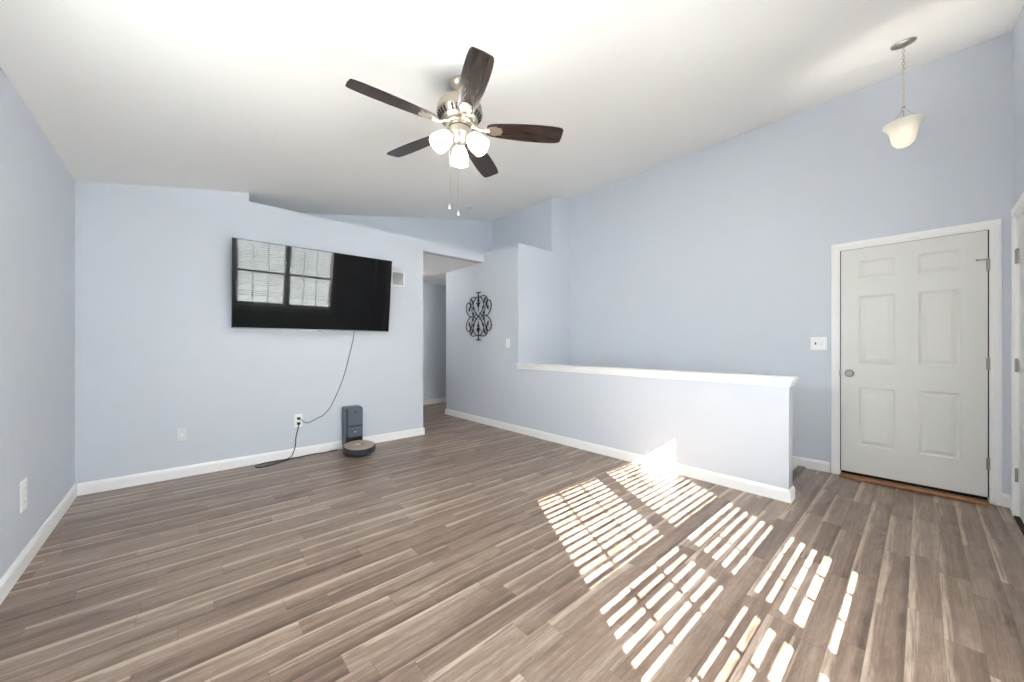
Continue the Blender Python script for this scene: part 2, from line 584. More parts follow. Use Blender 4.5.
def board_y(name, x, sgn, ya, yb, label, z0=0.0):
    bm = bm_new()
    prof = [(0, z0), (BT, z0), (BT, z0 + BH - 0.022), (BT * 0.55, z0 + BH - 0.006), (BT * 0.3, z0 + BH), (0, z0 + BH)]
    add_prism(bm, [(x + sgn * a, b) for a, b in prof], 'y', ya, yb)
    return struct(name, bm, M_TRIM, label, 'baseboard')

board_y('baseboard_left', XL, 1, YW, YT, 'white baseboard along the left wall')
board_x('baseboard_television', YT, -1, XL + BT, 2.436 + BT, 'white baseboard under the television and behind the robot')
board_y('baseboard_hall', XH, -1, HY0, 5.614 + BT, 'long white baseboard along the hall wall and half wall')
board_x('baseboard_half_end', HY0, -1, XH - BT, XH + TH + BT, 'short white baseboard wrapping the end of the half wall')
board_x('baseboard_hall_end', 6.80, -1, 2.33, 5.5, 'white baseboard at the end of the hallway')
board_y('baseboard_back', XB, -1, 0.585, 0.80, 'white baseboard between the half wall and the door casing')
board_y('baseboard_corner', XB, -1, YR + BT, -0.40, 'short white baseboard in the corner right of the door')
board_x('baseboard_right', YR, 1, 4.425, XB, 'tiny white baseboard beside the second door')

# stairs going down behind the half wall
bm = bm_new()
for k in range(8):
    y = 0.80 + 0.26 * k
    add_box(bm, XH + TH + 0.006, XB - 0.006, y, y + 0.29, -1.6, -0.18 * (k + 1) + 0.02)
struct('stairs', bm, M_CARPET, 'carpeted stairs descending behind the half wall', 'stairs', bevel=0.012)
bm = bm_new()
add_box(bm, XH, XH + TH, 0.60, YE, -1.7, -0.031); add_box(bm, XH + TH, XB, 0.60, 0.79, -1.7, -0.031)
struct('wall_stairwell', bm, M_WALL, 'blue wall of the stairwell below the half wall', 'wall')
bm = bm_new()
add_box(bm, XH, XB + 0.12, 0.60, YE + TH, -1.75, -1.6)
struct('floor_lower', bm, M_CARPET, 'carpeted landing at the foot of the stairs', 'floor')
bm = bm_new()
add_box(bm, XH + TH + 0.004, XB - 0.004, 0.765, 0.825, -0.02, 0.012)
struct('trim_stair_nosing', bm, M_NOSING, 'grey brown wooden nosing strip at the top of the stairs', 'trim', bevel=0.006)
bm = bm_new()
add_prism(bm, [(0.80, -0.25), (2.9, -1.6), (2.9, -1.25), (0.86, 0.095), (0.80, 0.095), (0.80, 0.0)], 'x', XB - 0.016, XB - 0.001)
struct('trim_stair_skirt', bm, M_TRIM, 'white sloping skirt board beside the stairs', 'trim')

# ---------------------------------------------------------------- doors
def casing(bm, plane, sgn, a0, a1, top, axis, w=0.056, t=0.018, bottom=0.0):
    """mitred door casing round an opening a0..a1; outline in the wall plane, thickness out of the wall"""
    for (p, q) in ((a0 - w, a0 + 0.001), (a1 - 0.001, a1 + w)):
        for (lo, hi, tt) in ((p, q, t * 0.7), (p + 0.012 if p < a0 else p + 0.02, q - 0.02 if p < a0 else q - 0.012, t)):
            if axis == 'x':
                xa, xb = sorted((plane, plane + sgn * tt)); add_box(bm, xa, xb, lo, hi, bottom, top + 0.004)
            else:
                ya, yb = sorted((plane, plane + sgn * tt)); add_box(bm, lo, hi, ya, yb, bottom, top + 0.004)
    for (lo, hi, tt) in ((top - 0.006, top + w, t * 0.7), (top + 0.014, top + w - 0.012, t)):
        if axis == 'x':
            xa, xb = sorted((plane, plane + sgn * tt)); add_box(bm, xa, xb, a0 - w, a1 + w, lo, hi)
        else:
            ya, yb = sorted((plane, plane + sgn * tt)); add_box(bm, a0 - w, a1 + w, ya, yb, lo, hi)

def panel_slab(width, z0, z1, panels, thick=0.036):
    """door slab in local coords: front face at x=0 looking -x, y from 0 to width"""
    bm = bm_new()
    ys = sorted({0.0, width} | {v for p in panels for v in p[:2]})
    zs = sorted({z0, z1} | {v for p in panels for v in p[2:]})
    grid = {(i, j): bm.verts.new((0, y, z)) for i, y in enumerate(ys) for j, z in enumerate(zs)}
    inset = []
    for i in range(len(ys) - 1):
        for j in range(len(zs) - 1):
            f = bm.faces.new([grid[i, j], grid[i, j + 1], grid[i + 1, j + 1], grid[i + 1, j]])
            my, mz = (ys[i] + ys[i + 1]) / 2, (zs[j] + zs[j + 1]) / 2
            if any(a < my < b and c < mz < d for a, b, c, d in panels):
                inset.append(f)
    bm.normal_update()
    for f in inset:                                    # moulding groove, flat, raised field
        bmesh.ops.inset_individual(bm, faces=[f], thickness=0.020, depth=-0.012)
        bmesh.ops.inset_individual(bm, faces=[f], thickness=0.008, depth=0.0)
        bmesh.ops.inset_individual(bm, faces=[f], thickness=0.034, depth=0.009)
    edge = [e for e in bm.edges if e.is_boundary]
    r = bmesh.ops.extrude_edge_only(bm, edges=edge)
    vv = [v for v in r['geom'] if isinstance(v, bmesh.types.BMVert)]
    bmesh.ops.translate(bm, vec=(thick, 0, 0), verts=vv)
    bm.faces.new(sorted([v for v in vv if abs(v.co.x - thick) < 1e-5 and (abs(v.co.y) < 1e-5 or abs(v.co.y - width) < 1e-5) and (abs(v.co.z - z0) < 1e-5 or abs(v.co.z - z1) < 1e-5)],
                        key=lambda v: math.atan2(v.co.z - (z0 + z1) / 2, v.co.y - width / 2)))
    return bm

def hinge_bm(stop=False):
    bm = bm_new()
    add_lathe(bm, [(0.0068, -0.045), (0.0068, 0.045)], 12, Matrix.Translation((-0.006, 0, 0)))
    add_lathe(bm, [(0.0, 0.052), (0.0045, 0.05), (0.005, 0.045)], 12, Matrix.Translation((-0.006, 0, 0)))
    add_box(bm, -0.002, 0.001, 0.0, 0.013, -0.045, 0.045)
    add_box(bm, -0.002, 0.001, -0.012, 0.0, -0.045, 0.045)
    if stop:
        add_box(bm, -0.014, -0.002, 0.0, 0.055, 0.040, 0.047)
        add_lathe(bm, [(0.007, 0), (0.007, 0.014)], 10, Matrix.Translation((-0.008, 0.056, 0.036)))
    return bm

# entry door (structure)
d1 = thing('door_1', 'closed white six panel door with nickel knob on the tall wall', 'door', (XB, 0, 0), kind='structure')
PAN = [(0.155, 0.385), (-0.200, 0.020)]
ROWS = [(0.300, 0.825), (1.040, 1.655), (1.800, 1.970)]
o0 = -0.335
pans = [(a - o0, b - o0, c, d) for a, b in PAN for c, d in ROWS]
s = obj('door_slab', panel_slab(0.840, 0.046, 2.085, pans), M_DOOR, d1, loc=(-0.002, o0, 0))
bm = bm_new(); casing(bm, 0, -1, D0, D1, DZ, 'x')
obj('door_casing', bm, M_TRIM, d1, bevel=0.004)
bm = bm_new()
add_box(bm, 0.0, 0.11, D0, D0 + 0.0035, 0, DZ); add_box(bm, 0.0, 0.11, D1 - 0.0055, D1, 0, DZ); add_box(bm, 0.0, 0.11, D0, D1, DZ - 0.012, DZ)
add_box(bm, 0.036, 0.05, D0, D0 + 0.02, 0, DZ); add_box(bm, 0.036, 0.05, D1 - 0.02, D1, 0, DZ)
obj('door_jamb', bm, M_TRIM, d1)
bm = bm_new()  # dark boxes drawn as the shadow line between slab and jamb
add_box(bm, -0.0005, 0.03, D0 + 0.0035, o0 - 0.0005, 0.046, DZ - 0.012); add_box(bm, -0.0005, 0.03, o0 + 0.8405, D1 - 0.0055, 0.046, DZ - 0.012); add_box(bm, -0.0005, 0.03, o0, o0 + 0.84, 2.0855, DZ - 0.012)
tag(obj('gap_shade_strip', bm, M_SLOT, d1), 'dark strip standing in for the shade in the gap round the slab')
kn = bm_new()
add_lathe(kn, [(0.033, 0), (0.033, 0.006), (0.026, 0.010), (0.012, 0.014), (0.012, 0.030), (0.020, 0.036), (0.0275, 0.046), (0.0285, 0.056), (0.024, 0.066), (0.0, 0.070)],
          28, Matrix.Rotation(-PI / 2, 4, 'Y'))
tag(obj('door_knob', kn, M_NICKEL_DARK, d1, smooth=True, loc=(-0.002, 0.445, 0.952)), 'round aged nickel knob')
bm = bm_new(); add_box(bm, -0.022, -0.019, 0.500, 0.514, 0.925, 0.982)
tag(obj('strike_plate', bm, M_NICKEL_DARK, d1), 'small metal strike plate on the jamb')
for k, z in enumerate((0.300, 1.065, 1.820)):
    tag(obj('hinge', hinge_bm(k == 2), M_NICKEL_DARK, d1, loc=(-0.004, -0.340, z)),
        'grey hinge with a stop arm' if k == 2 else 'grey butt hinge')
bm = bm_new(); add_box(bm, -0.100, 0.11, D0 + 0.008, D1 - 0.009, 0.0, 0.022)
tag(obj('threshold', bm, M_THRESH, d1, bevel=0.008), 'orange brown wooden threshold strip')
bm = bm_new(); add_box(bm, 0.006, 0.11, D0 + 0.01, D1 - 0.011, 0.022, 0.045)
tag(obj('door_sweep', bm, M_SLOT, d1), 'black door sweep')

# second door at the right edge
d2 = thing('door_2', 'white door with three hinges cut off by the right edge', 'door', (0, YR, 0), kind='structure')
pw = E1 - E0 - 0.02
pans2 = [(a, b, c, d) for a, b in ((0.12, pw / 2 - 0.055), (pw / 2 + 0.055, pw - 0.12)) for c, d in ROWS]
s2 = obj('door_slab', panel_slab(pw, 0.02, 2.088, pans2), M_DOOR, d2, loc=(E0 + 0.010, -0.004, 0))
s2.rotation_euler = (0, 0, -PI / 2)
bm = bm_new(); casing(bm, 0, 1, E0, E1, DZ, 'y', w=0.085, t=0.022)
obj('door_casing', bm, M_TRIM, d2, bevel=0.004)
bm = bm_new()
add_box(bm, E0, E0 + 0.008, -0.11, 0, 0, DZ); add_box(bm, E1 - 0.011, E1, -0.11, 0, 0, DZ); add_box(bm, E0, E1, -0.11, 0, DZ - 0.01, DZ)
add_box(bm, E0, E0 + 0.03, -0.07, -0.045, 0, DZ); add_box(bm, E1 - 0.03, E1, -0.07, -0.045, 0, DZ); add_box(bm, E0, E1, -0.07, -0.045, DZ - 0.03, DZ)
obj('door_jamb', bm, M_TRIM, d2)
bm = bm_new(); add_box(bm, E0 + 0.008, E1 - 0.011, -0.11, 0.02, 0.0, 0.018)
tag(obj('threshold', bm, M_SLOT, d2, bevel=0.004), 'dark threshold strip')
for k, z in enumerate((0.300, 1.065, 1.820)):
    h = obj('hinge', hinge_bm(k == 2), M_NICKEL_DARK, d2, loc=(E1 - 0.014, 0.004, z))
    h.rotation_euler = (0, 0, -PI / 2)
    h.scale = (1, -1, 1) if k == 2 else (1, 1, 1)
    tag(h, 'grey hinge with a stop arm' if k == 2 else 'grey butt hinge')
k2 = bm_new()
add_lathe(k2, [(0.033, 0), (0.033, 0.006), (0.012, 0.012), (0.012, 0.030), (0.0275, 0.046), (0.0285, 0.056), (0.024, 0.066), (0.0, 0.070)],
          28, Matrix.Rotation(-PI / 2, 4, 'X'))
obj('door_knob', k2, M_NICKEL_DARK, d2, smooth=True, loc=(E0 + 0.07, -0.004, 0.952))

# ---------------------------------------------------------------- windows and blinds (behind the camera; they throw the striped light)
GY = -0.765
MUNT = [((0.345, 1.150), (0.600, 0.872)), ((1.285, 2.065), (1.540, 1.800))]
for wi, ((xa, xb), (gl, mu)) in enumerate(zip(WIN, MUNT)):
    w = thing('window_%d' % (wi + 1), ('left' if wi == 1 else 'right') + ' of the twin white grid windows mirrored in the television', 'window',
              ((xa + xb) / 2, YW - 0.15, WZ0), kind='structure')
    ox, oy, oz = w.location
    def wb(name, boxes, m, parent):
        bm = bm_new()
        for a in boxes:
            add_box(bm, a[0] - ox, a[1] - ox, a[2] - oy, a[3] - oy, a[4] - oz, a[5] - oz)
        return obj(name, bm, m, parent)
    ZR = 1.345
    wb('window_frame', [(xa, xa + 0.012, GY - 0.05, GY + 0.04, WZ0, WZ1), (xb - 0.012, xb, GY - 0.05, GY + 0.04, WZ0, WZ1),
                        (xa + 0.012, xb - 0.012, GY - 0.05, GY + 0.04, WZ1 - 0.015, WZ1), (xa + 0.012, xb - 0.012, GY - 0.05, GY + 0.04, WZ0, WZ0 + 0.02)], M_VINYL, w)
    for (nm, za, zb, yo) in (('upper_sash', ZR - 0.02, WZ1 - 0.015, -0.012), ('lower_sash', WZ0 + 0.02, ZR + 0.02, 0.012)):
        y0, y1 = GY + yo - 0.011, GY + yo + 0.011
        zi0 = za + (0.04 if nm == 'upper_sash' else 0.05)
        zi1 = zb - (0.038 if nm == 'upper_sash' else 0.04)
        sash = wb(nm, [(xa + 0.012, gl[0], y0, y1, za, zb), (gl[1], xb - 0.012, y0, y1, za, zb),
                       (gl[0], gl[1], y0, y1, za, zi0), (gl[0], gl[1], y0, y1, zi1, zb)], M_VINYL, w)
        zm = (zi0 + zi1) / 2 + (0.008 if nm == 'upper_sash' else 0.0)
        wb('muntin_grid', [(mu[0] - 0.009, mu[0] + 0.009, y0 + 0.006, y1 - 0.006, zi0, zi1), (mu[1] - 0.009, mu[1] + 0.009, y0 + 0.006, y1 - 0.006, zi0, zi1),
                           (gl[0], gl[1], y0 + 0.007, y1 - 0.007, zm - 0.007, zm + 0.007)], M_VINYL, sash)
        wb('pane', [(gl[0], gl[1], GY + yo - 0.0015, GY + yo + 0.0015, zi0, zi1)], M_GLASS, sash)
    wb('window_sill', [(xa - 0.03, xb + 0.03, YW - 0.002, YW + 0.035, WZ0 - 0.02, WZ0 + 0.002)], M_TRIM, w)
    bm = bm_new()
    wl = xa - 0.075 if wi == 0 else xa - 0.0275
    wr_ = xb + 0.075 if wi == 1 else xb + 0.0275
    for a in ((wl, xa, WZ0 - 0.02, WZ1 + 0.075), (xb, wr_, WZ0 - 0.02, WZ1 + 0.075), (xa, xb, WZ1, WZ1 + 0.075), (wl, wr_, WZ0 - 0.10, WZ0 - 0.021)):
        add_box(bm, a[0] - ox, a[1] - ox, YW - oy, YW + 0.018 - oy, a[2] - oz, a[3] - oz)
    obj('window_casing', bm, M_TRIM, w)
    # blind
    b = thing('window_blind', 'white slatted blind over the ' + ('left' if wi == 1 else 'right') + ' window as mirrored in the television', 'blind',
              ((xa + xb) / 2, -0.725, WZ1), group='white slatted blinds over the twin windows')
    bx0, bx1 = xa + 0.014 - ox, xb - 0.014 - ox
    bm = bm_new(); add_box(bm, bx0, bx1, -0.028, 0.028, -0.045, -0.002)
    obj('head_rail', bm, M_SLAT, b, bevel=0.004)
    bm = bm_new()
    for k in range(0, 30):
        zs = 0.718 + 0.045 * (k + 0.5)
        th = 19.0 if k >= 13 else 15.0
        if k in (0, 5):
            th = 3.0
        if k in (1, 6):
            th = 4.0
        if k == 1:
            zs -= 0.013
        th = math.radians(th + random.uniform(-1.0, 1.0))
        c, sn = math.cos(th), math.sin(th)
        hw, t = 0.0245, 0.0014
        prof = []
        for uu in (-1, -0.5, 0, 0.5, 1):
            cr = 0.0022 * (1 - uu * uu)
            prof.append((uu * hw, cr))
        top = [(y * c + z * sn, -y * sn + z * c) for y, z in [(y, z + t) for y, z in prof]]
        bot = [(y * c + z * sn, -y * sn + z * c) for y, z in [(y, z - t) for y, z in reversed(prof)]]
        add_prism(bm, [(y, z + zs - WZ1) for y, z in top + bot], 'x', bx0 + 0.002, bx1 - 0.002)
    obj('slats', bm, M_SLAT, b)
    bm = bm_new(); add_box(bm, bx0, bx1, -0.024, 0.024, 0.668 - WZ1, 0.690 - WZ1)
    obj('bottom_rail', bm, M_SLAT, b, bevel=0.004)
    bm = bm_new()
    for fx in (0.14, 0.86):
        xx = bx0 + (bx1 - bx0) * fx
        for yy in (-0.026, 0.026):
            add_tube(bm, [(xx, yy, -0.045), (xx, yy, 0.69 - WZ1)], 0.0009, 5)
    obj('ladder_cord', bm, M_SLAT, b)

w = thing('window_3', 'added unseen high window in the left wall letting in fill daylight', 'window', (XL, (V0 + V1) / 2, VZ0), kind='structure')  # invented opening that lets extra sky light into the room
def wq(name, boxes, m):
    bm = bm_new()
    for a in boxes:
        add_box(bm, a[0], a[1], a[2] - (V0 + V1) / 2, a[3] - (V0 + V1) / 2, a[4] - VZ0, a[5] - VZ0)
    return obj(name, bm, m, w)
vm = (V0 + V1) / 2
wq('window_frame', [(-0.10, -0.03, V0, V0 + 0.05, VZ0, VZ1), (-0.10, -0.03, V1 - 0.05, V1, VZ0, VZ1), (-0.10, -0.03, vm - 0.03, vm + 0.03, VZ0, VZ1),
                    (-0.10, -0.03, V0 + 0.05, V1 - 0.05, VZ0, VZ0 + 0.05), (-0.10, -0.03, V0 + 0.05, V1 - 0.05, VZ1 - 0.05, VZ1)], M_VINYL)
for a, b_ in ((V0 + 0.05, vm - 0.03), (vm + 0.03, V1 - 0.05)):
    wq('pane', [(-0.068, -0.065, a, b_, VZ0 + 0.05, VZ1 - 0.05)], M_GLASS)
wq('window_casing', [(0, 0.018, V0 - 0.07, V0, VZ0 - 0.1, VZ1 + 0.07), (0, 0.018, V1, V1 + 0.07, VZ0 - 0.1, VZ1 + 0.07), (0, 0.018, V0, V1, VZ1, VZ1 + 0.07), (0, 0.03, V0, V1, VZ0 - 0.1, VZ0)], M_TRIM)

bm = bm_new()
add_box(bm, -3.4, XL - 0.13, -0.87, 5.0, 2.62, 2.74)  # unseen roof added to keep direct sun out of the side window
struct('roof_sun_block', bm, M_CEIL, 'added unseen white roof keeping sun off the added side window', 'roof')
bm = bm_new()
add_box(bm, -3.4, XL - 0.125, -0.87, -0.75, -0.5, 2.62)  # unseen wall added to stop sun slanting in past the roof
struct('wall_sun_block', bm, M_WALL, 'added unseen outside wall blocking sun from the added side window', 'wall')

bm = bm_new()
add_box(bm, -40, 40, -60, -0.87, -0.55, -0.5)
add_box(bm, -40, XL - 0.13, -0.87, 40, -0.55, -0.5)
struct('ground', bm, M_GROUND, 'pale sunlit ground outside the windows', 'ground')

# ---------------------------------------------------------------- ceiling fan
FX, FY = 1.331, 1.990
FZ = zc(FX)
fan = thing('ceiling_fan', 'five blade walnut and nickel ceiling fan with three lit glass shades', 'ceiling fan', (FX, FY, FZ))
sl = math.atan(SLOPE)
tilt = Matrix.Rotation(-sl, 4, 'Y')
bm = bm_new()
add_lathe(bm, [(0.066, 0.004), (0.068, -0.006), (0.066, -0.02), (0.056, -0.042), (0.038, -0.058), (0.020, -0.066), (0.0, -0.066)], 36, tilt)
obj('canopy', bm, M_NICKEL, fan, smooth=True)
bm = bm_new()
add_lathe(bm, [(0.0125, -0.05), (0.0125, -0.14)], 16)
obj('downrod', bm, M_NICKEL, fan, smooth=True)
def fz(z):
    return z - FZ
bm = bm_new()
add_lathe(bm, [(0.018, fz(2.812)), (0.024, fz(2.802)), (0.026, fz(2.785)), (0.060, fz(2.780)), (0.100, fz(2.772)), (0.128, fz(2.758)), (0.141, fz(2.738)),
               (0.144, fz(2.715)), (0.144, fz(2.703)), (0.147, fz(2.700)), (0.147, fz(2.692)), (0.140, fz(2.686)), (0.128, fz(2.668)), (0.112, fz(2.650)), (0.095, fz(2.642)), (0.0, fz(2.642))], 48)
mh = obj('motor_housing', bm, M_NICKEL, fan, smooth=True)
for k in range(30):                                    # cooling slots round the lower bowl
    a = 2 * PI * k / 30
    if k % 6 == 5:
        continue
    rot = Matrix.Rotation(a, 4, 'Z')
    bm = bm_new()
    vv = add_box(bm, -0.004, 0.004, -0.0048, 0.0048, -0.017, 0.017)
    bmesh.ops.transform(bm, matrix=rot @ Matrix.Translation((0.1285, 0, fz(2.669))) @ Matrix.Rotation(math.radians(35), 4, 'Y'), verts=vv)
    obj('cooling_slot', bm, M_SLOT, mh)
bm = bm_new()
add_lathe(bm, [(0.088, fz(2.643)), (0.092, fz(2.636)), (0.092, fz(2.622)), (0.085, fz(2.616)), (0.0, fz(2.616))], 40)
obj('flywheel', bm, M_NICKEL, fan, smooth=True)
ANG = [175.3, 246.0, 325.7, 33.6, 106.0]
def blade_outline():
    up = [(0.175, 0.036), (0.195, 0.048), (0.24, 0.056), (0.32, 0.064), (0.42, 0.070), (0.52, 0.0715), (0.60, 0.069), (0.645, 0.064), (0.662, 0.058), (0.669, 0.048)]
    dn = [(0.672, 0.0), (0.669, -0.048), (0.662, -0.058), (0.645, -0.064), (0.60, -0.069), (0.52, -0.0715), (0.42, -0.070), (0.32, -0.064), (0.24, -0.056), (0.195, -0.048), (0.175, -0.036), (0.170, 0.0)]
    return up + dn
PITCH = math.radians(-13)
for a, blen in zip(ANG, (1.015, 0.965, 1.008, 1.015, 0.965)):
    bm = bm_new()
    add_prism(bm, blade_outline(), 'z', -0.003, 0.003)
    bl = obj('blade', bm, M_BLADE, fan, bevel=0.0015)
    bl.scale = (blen, 1, 1)
    bl.location = (0, 0, fz(2.607))
    bl.rotation_euler = Matrix.Rotation(math.radians(a), 4, 'Z').__matmul__(Matrix.Rotation(PITCH, 4, 'X')).to_euler()
    bm = bm_new()                                      # cast bracket: neck plus leaf shaped pad under the blade
    pad = [(0.165, 0.014), (0.185, 0.024), (0.205, 0.034), (0.232, 0.036), (0.248, 0.026), (0.258, 0.030), (0.268, 0.022), (0.275, 0.0),
           (0.268, -0.022), (0.258, -0.030), (0.248, -0.026), (0.232, -0.036), (0.205, -0.034), (0.185, -0.024), (0.165, -0.014)]
    add_prism(bm, pad, 'z', -0.009, -0.0034)
    neck = [(0.075, 0, 0.018), (0.105, 0, 0.012), (0.135, 0, -0.004), (0.17, 0, -0.007), (0.19, 0, -0.0068)]
    add_tube(bm, smooth_path(neck, 4), lambda t: 0.014 - 0.004 * math.sin(PI * t), 10)
    for px, py in ((0.215, 0.018), (0.215, -0.018), (0.25, 0.0)):
        add_lathe(bm, [(0.0, -0.0125), (0.005, -0.0115), (0.0055, -0.009)], 10, Matrix.Translation((px, py, 0)))
    obj('blade_bracket', bm, M_NICKEL, bl, smooth=True)
bm = bm_new()
add_lathe(bm, [(0.060, fz(2.618)), (0.066, fz(2.612)), (0.067, fz(2.560)), (0.062, fz(2.548)), (0.050, fz(2.540)), (0.040, fz(2.530)), (0.036, fz(2.512)), (0.022, fz(2.500)), (0.010, fz(2.494)), (0.0, fz(2.488))], 40)
lk = obj('light_kit', bm, M_NICKEL, fan, smooth=True)
bm = bm_new()
add_lathe(bm, [(0.0678, fz(2.606)), (0.0684, fz(2.602)), (0.0678, fz(2.598))], 40, closed=False)
obj('dark_ring', bm, M_SLOT, lk, smooth=True)
AWAY = math.atan2(FY, FX)
TL = math.radians(45)
for k in range(3):
    az = AWAY + 2 * PI * k / 3
    d = Vector((math.cos(az) * math.sin(TL), math.sin(az) * math.sin(TL), -math.cos(TL)))
    base = Vector((0.048 * math.cos(az), 0.048 * math.sin(az), fz(2.560)))
    q = d.to_track_quat('Z', 'Y').to_matrix().to_4x4()
    bm = bm_new()
    add_tube(bm, [(0, 0, fz(2.535)), base + d * 0.01], 0.009, 10)
    add_lathe(bm, [(0.012, -0.01), (0.012, 0.022), (0.022, 0.026), (0.026, 0.034), (0.026, 0.05), (0.023, 0.052), (0.0, 0.052)], 20, Matrix.Translation(base) @ q)
    obj('lamp_socket', bm, M_NICKEL, fan, smooth=True)
    bm = bm_new()
    prof = [(0.024, 0.046), (0.033, 0.049), (0.043, 0.062), (0.051, 0.084), (0.0565, 0.110), (0.059, 0.135), (0.0600, 0.156)]
    inn = [(r - 0.004, z) for r, z in reversed(prof)]
    add_lathe(bm, prof + inn, 32, Matrix.Translation(base) @ q, closed=False)
    sh = obj('lamp_shade', bm, M_SHADE, fan, smooth=True)
    bm = bm_new()
    add_lathe(bm, [(0.012, 0.052), (0.015, 0.070), (0.022, 0.088), (0.026, 0.104), (0.020, 0.122), (0.0, 0.130)], 20, Matrix.Translation(base) @ q)
    obj('bulb', bm, M_BULB, fan, smooth=True)
for (dx, dy, zb) in ((-0.052, 0.040, 2.078), (-0.005, 0.009, 2.040)):
    bm = bm_new()
    n = int((2.56 - zb - 0.03) / 0.006)
    add_tube(bm, [(dx, dy, fz(2.565)), (dx, dy, fz(zb + 0.03))], 0.0014, 6)
    pc = obj('pull_chain', bm, M_NICKEL, fan, smooth=True)
    bm = bm_new()
    add_lathe(bm, [(0.0, 0.034), (0.004, 0.030), (0.0045, 0.020), (0.0075, 0.010), (0.0075, 0.003), (0.0, 0.0)], 12, Matrix.Translation((dx, dy, fz(zb))))
    obj('pull_knob', bm, M_PLATE, pc, smooth=True)

# ---------------------------------------------------------------- pendant by the entry
PX, PY = 3.914, 0.090
PZ = zc(PX)
pen = thing('pendant_light', 'small alabaster bowl pendant hanging on a chain near the door', 'pendant light', (PX, PY, PZ))
bm = bm_new()
add_lathe(bm, [(0.066, 0.003), (0.067, -0.004), (0.063, -0.010), (0.045, -0.016), (0.020, -0.022), (0.010, -0.030), (0.0, -0.030)], 32, tilt)
obj('canopy', bm, M_NICKEL_DARK, pen, smooth=True)
bm = bm_new()
zt, zb = -0.024, 2.945 - PZ
LINK = 0.030
n = int((zt - zb) / (LINK - 0.008))
for k in range(n + 1):
    zc0 = zt - (LINK - 0.008) * k - LINK / 2
    ring = []
    for j in range(16):
        a = 2 * PI * j / 16
        u, v = 0.0062 * math.cos(a), LINK / 2 * math.sin(a)
        ring.append((u, 0, zc0 + v) if k % 2 == 0 else (0, u, zc0 + v))
    add_tube(bm, ring, 0.0017, 6, cyclic=True)
obj('chain', bm, M_NICKEL, pen, smooth=True)
bm = bm_new()
RIM = 2.822 - PZ
zh = zt - (LINK - 0.008) * n - LINK
add_lathe(bm, [(0.0, zh + 0.012), (0.008, zh + 0.006), (0.011, zh - 0.004), (0.006, zh - 0.012), (0.0, zh - 0.016)], 14)
for k in range(3):
    a = 2 * PI * k / 3 + 0.5
    add_tube(bm, smooth_path([(0.006 * math.cos(a), 0.006 * math.sin(a), zh - 0.004), (0.04 * math.cos(a), 0.04 * math.sin(a), zh - 0.055), (0.098 * math.cos(a), 0.098 * math.sin(a), RIM + 0.006), (0.104 * math.cos(a), 0.104 * math.sin(a), RIM - 0.006)], 5), 0.0016, 6)
obj('hanger', bm, M_NICKEL_DARK, pen, smooth=True)
bm = bm_new()
prof = [(0.108, RIM + 0.004), (0.109, RIM), (0.103, RIM - 0.010), (0.088, RIM - 0.028), (0.076, RIM - 0.052), (0.069, RIM - 0.085), (0.064, RIM - 0.115), (0.054, RIM - 0.142), (0.036, RIM - 0.162), (0.014, RIM - 0.171), (0.0, RIM - 0.172)]
inn = [(max(r - 0.005, 0.0), z + 0.004) for r, z in reversed(prof[1:-1])]
add_lathe(bm, prof + [(0.0, RIM - 0.167)] + inn, 36, closed=False)
obj('glass_bowl', bm, M_BOWL, pen, smooth=True)
bm = bm_new()
add_lathe(bm, [(0.0, RIM - 0.145), (0.018, RIM - 0.135), (0.024, RIM - 0.115), (0.018, RIM - 0.09), (0.012, RIM - 0.07), (0.0, RIM - 0.07)], 18)
obj('bulb', bm, M_BULB_PENDANT, pen, smooth=True)
bm = bm_new()
add_tube(bm, [(0, 0, zh - 0.012), (0, 0, RIM - 0.07)], 0.004, 8)
obj('lamp_cord', bm, M_NICKEL_DARK, pen, smooth=True)

# ---------------------------------------------------------------- television
tv = thing('television', 'large wall mounted television with a black screen mirroring the windows', 'television', (1.1163, 4.36, 1.7988))
ya, ti = 0.0497, 0.1416
rv = Vector((math.cos(ya), -math.sin(ya), 0))
nv = Vector((-math.sin(ya) * math.cos(ti), -math.cos(ya) * math.cos(ti), -math.sin(ti))).normalized()
uv = (rv.cross(-nv)).normalized()
if uv.z < 0:
    uv = -uv
tv.rotation_euler = Matrix((rv, -nv, uv)).transposed().to_euler()
W2, H2 = 1.5364 / 2, 0.862 / 2
bm = bm_new(); add_box(bm, -W2 + 0.006, W2 - 0.006, -0.0005, 0.004, -H2 + 0.012, H2 - 0.006)
obj('screen', bm, M_SCREEN, tv)
bm = bm_new()
for a in ((-W2, -W2 + 0.006, -H2, H2), (W2 - 0.006, W2, -H2, H2), (-W2 + 0.006, W2 - 0.006, H2 - 0.006, H2)):
    add_box(bm, a[0], a[1], -0.003, 0.022, a[2], a[3])
obj('bezel', bm, M_BLACK, tv, bevel=0.001)
bm = bm_new(); add_box(bm, -W2 + 0.006, W2 - 0.006, -0.004, 0.022, -H2, -H2 + 0.012)
tag(obj('lower_bezel', bm, M_SILVER, tv, bevel=0.001), 'silver strip along the bottom edge')
bm = bm_new(); add_box(bm, -0.018, 0.018, -0.006, 0.01, -H2 - 0.007, -H2 + 0.004)
obj('sensor_tab', bm, M_SILVER, tv, bevel=0.001)
bm = bm_new(); add_box(bm, -W2 + 0.006, W2 - 0.006, 0.004, 0.020, -H2 + 0.012, H2 - 0.006); add_box(bm, -0.45, 0.45, 0.020, 0.042, -0.36, 0.05)
obj('back_cover', bm, M_BLACK, tv, bevel=0.004)
bm = bm_new()
add_box(bm, -0.25, 0.25, 0.042, 0.054, -0.16, -0.12); add_box(bm, -0.25, 0.25, 0.042, 0.054, 0.02, 0.05)
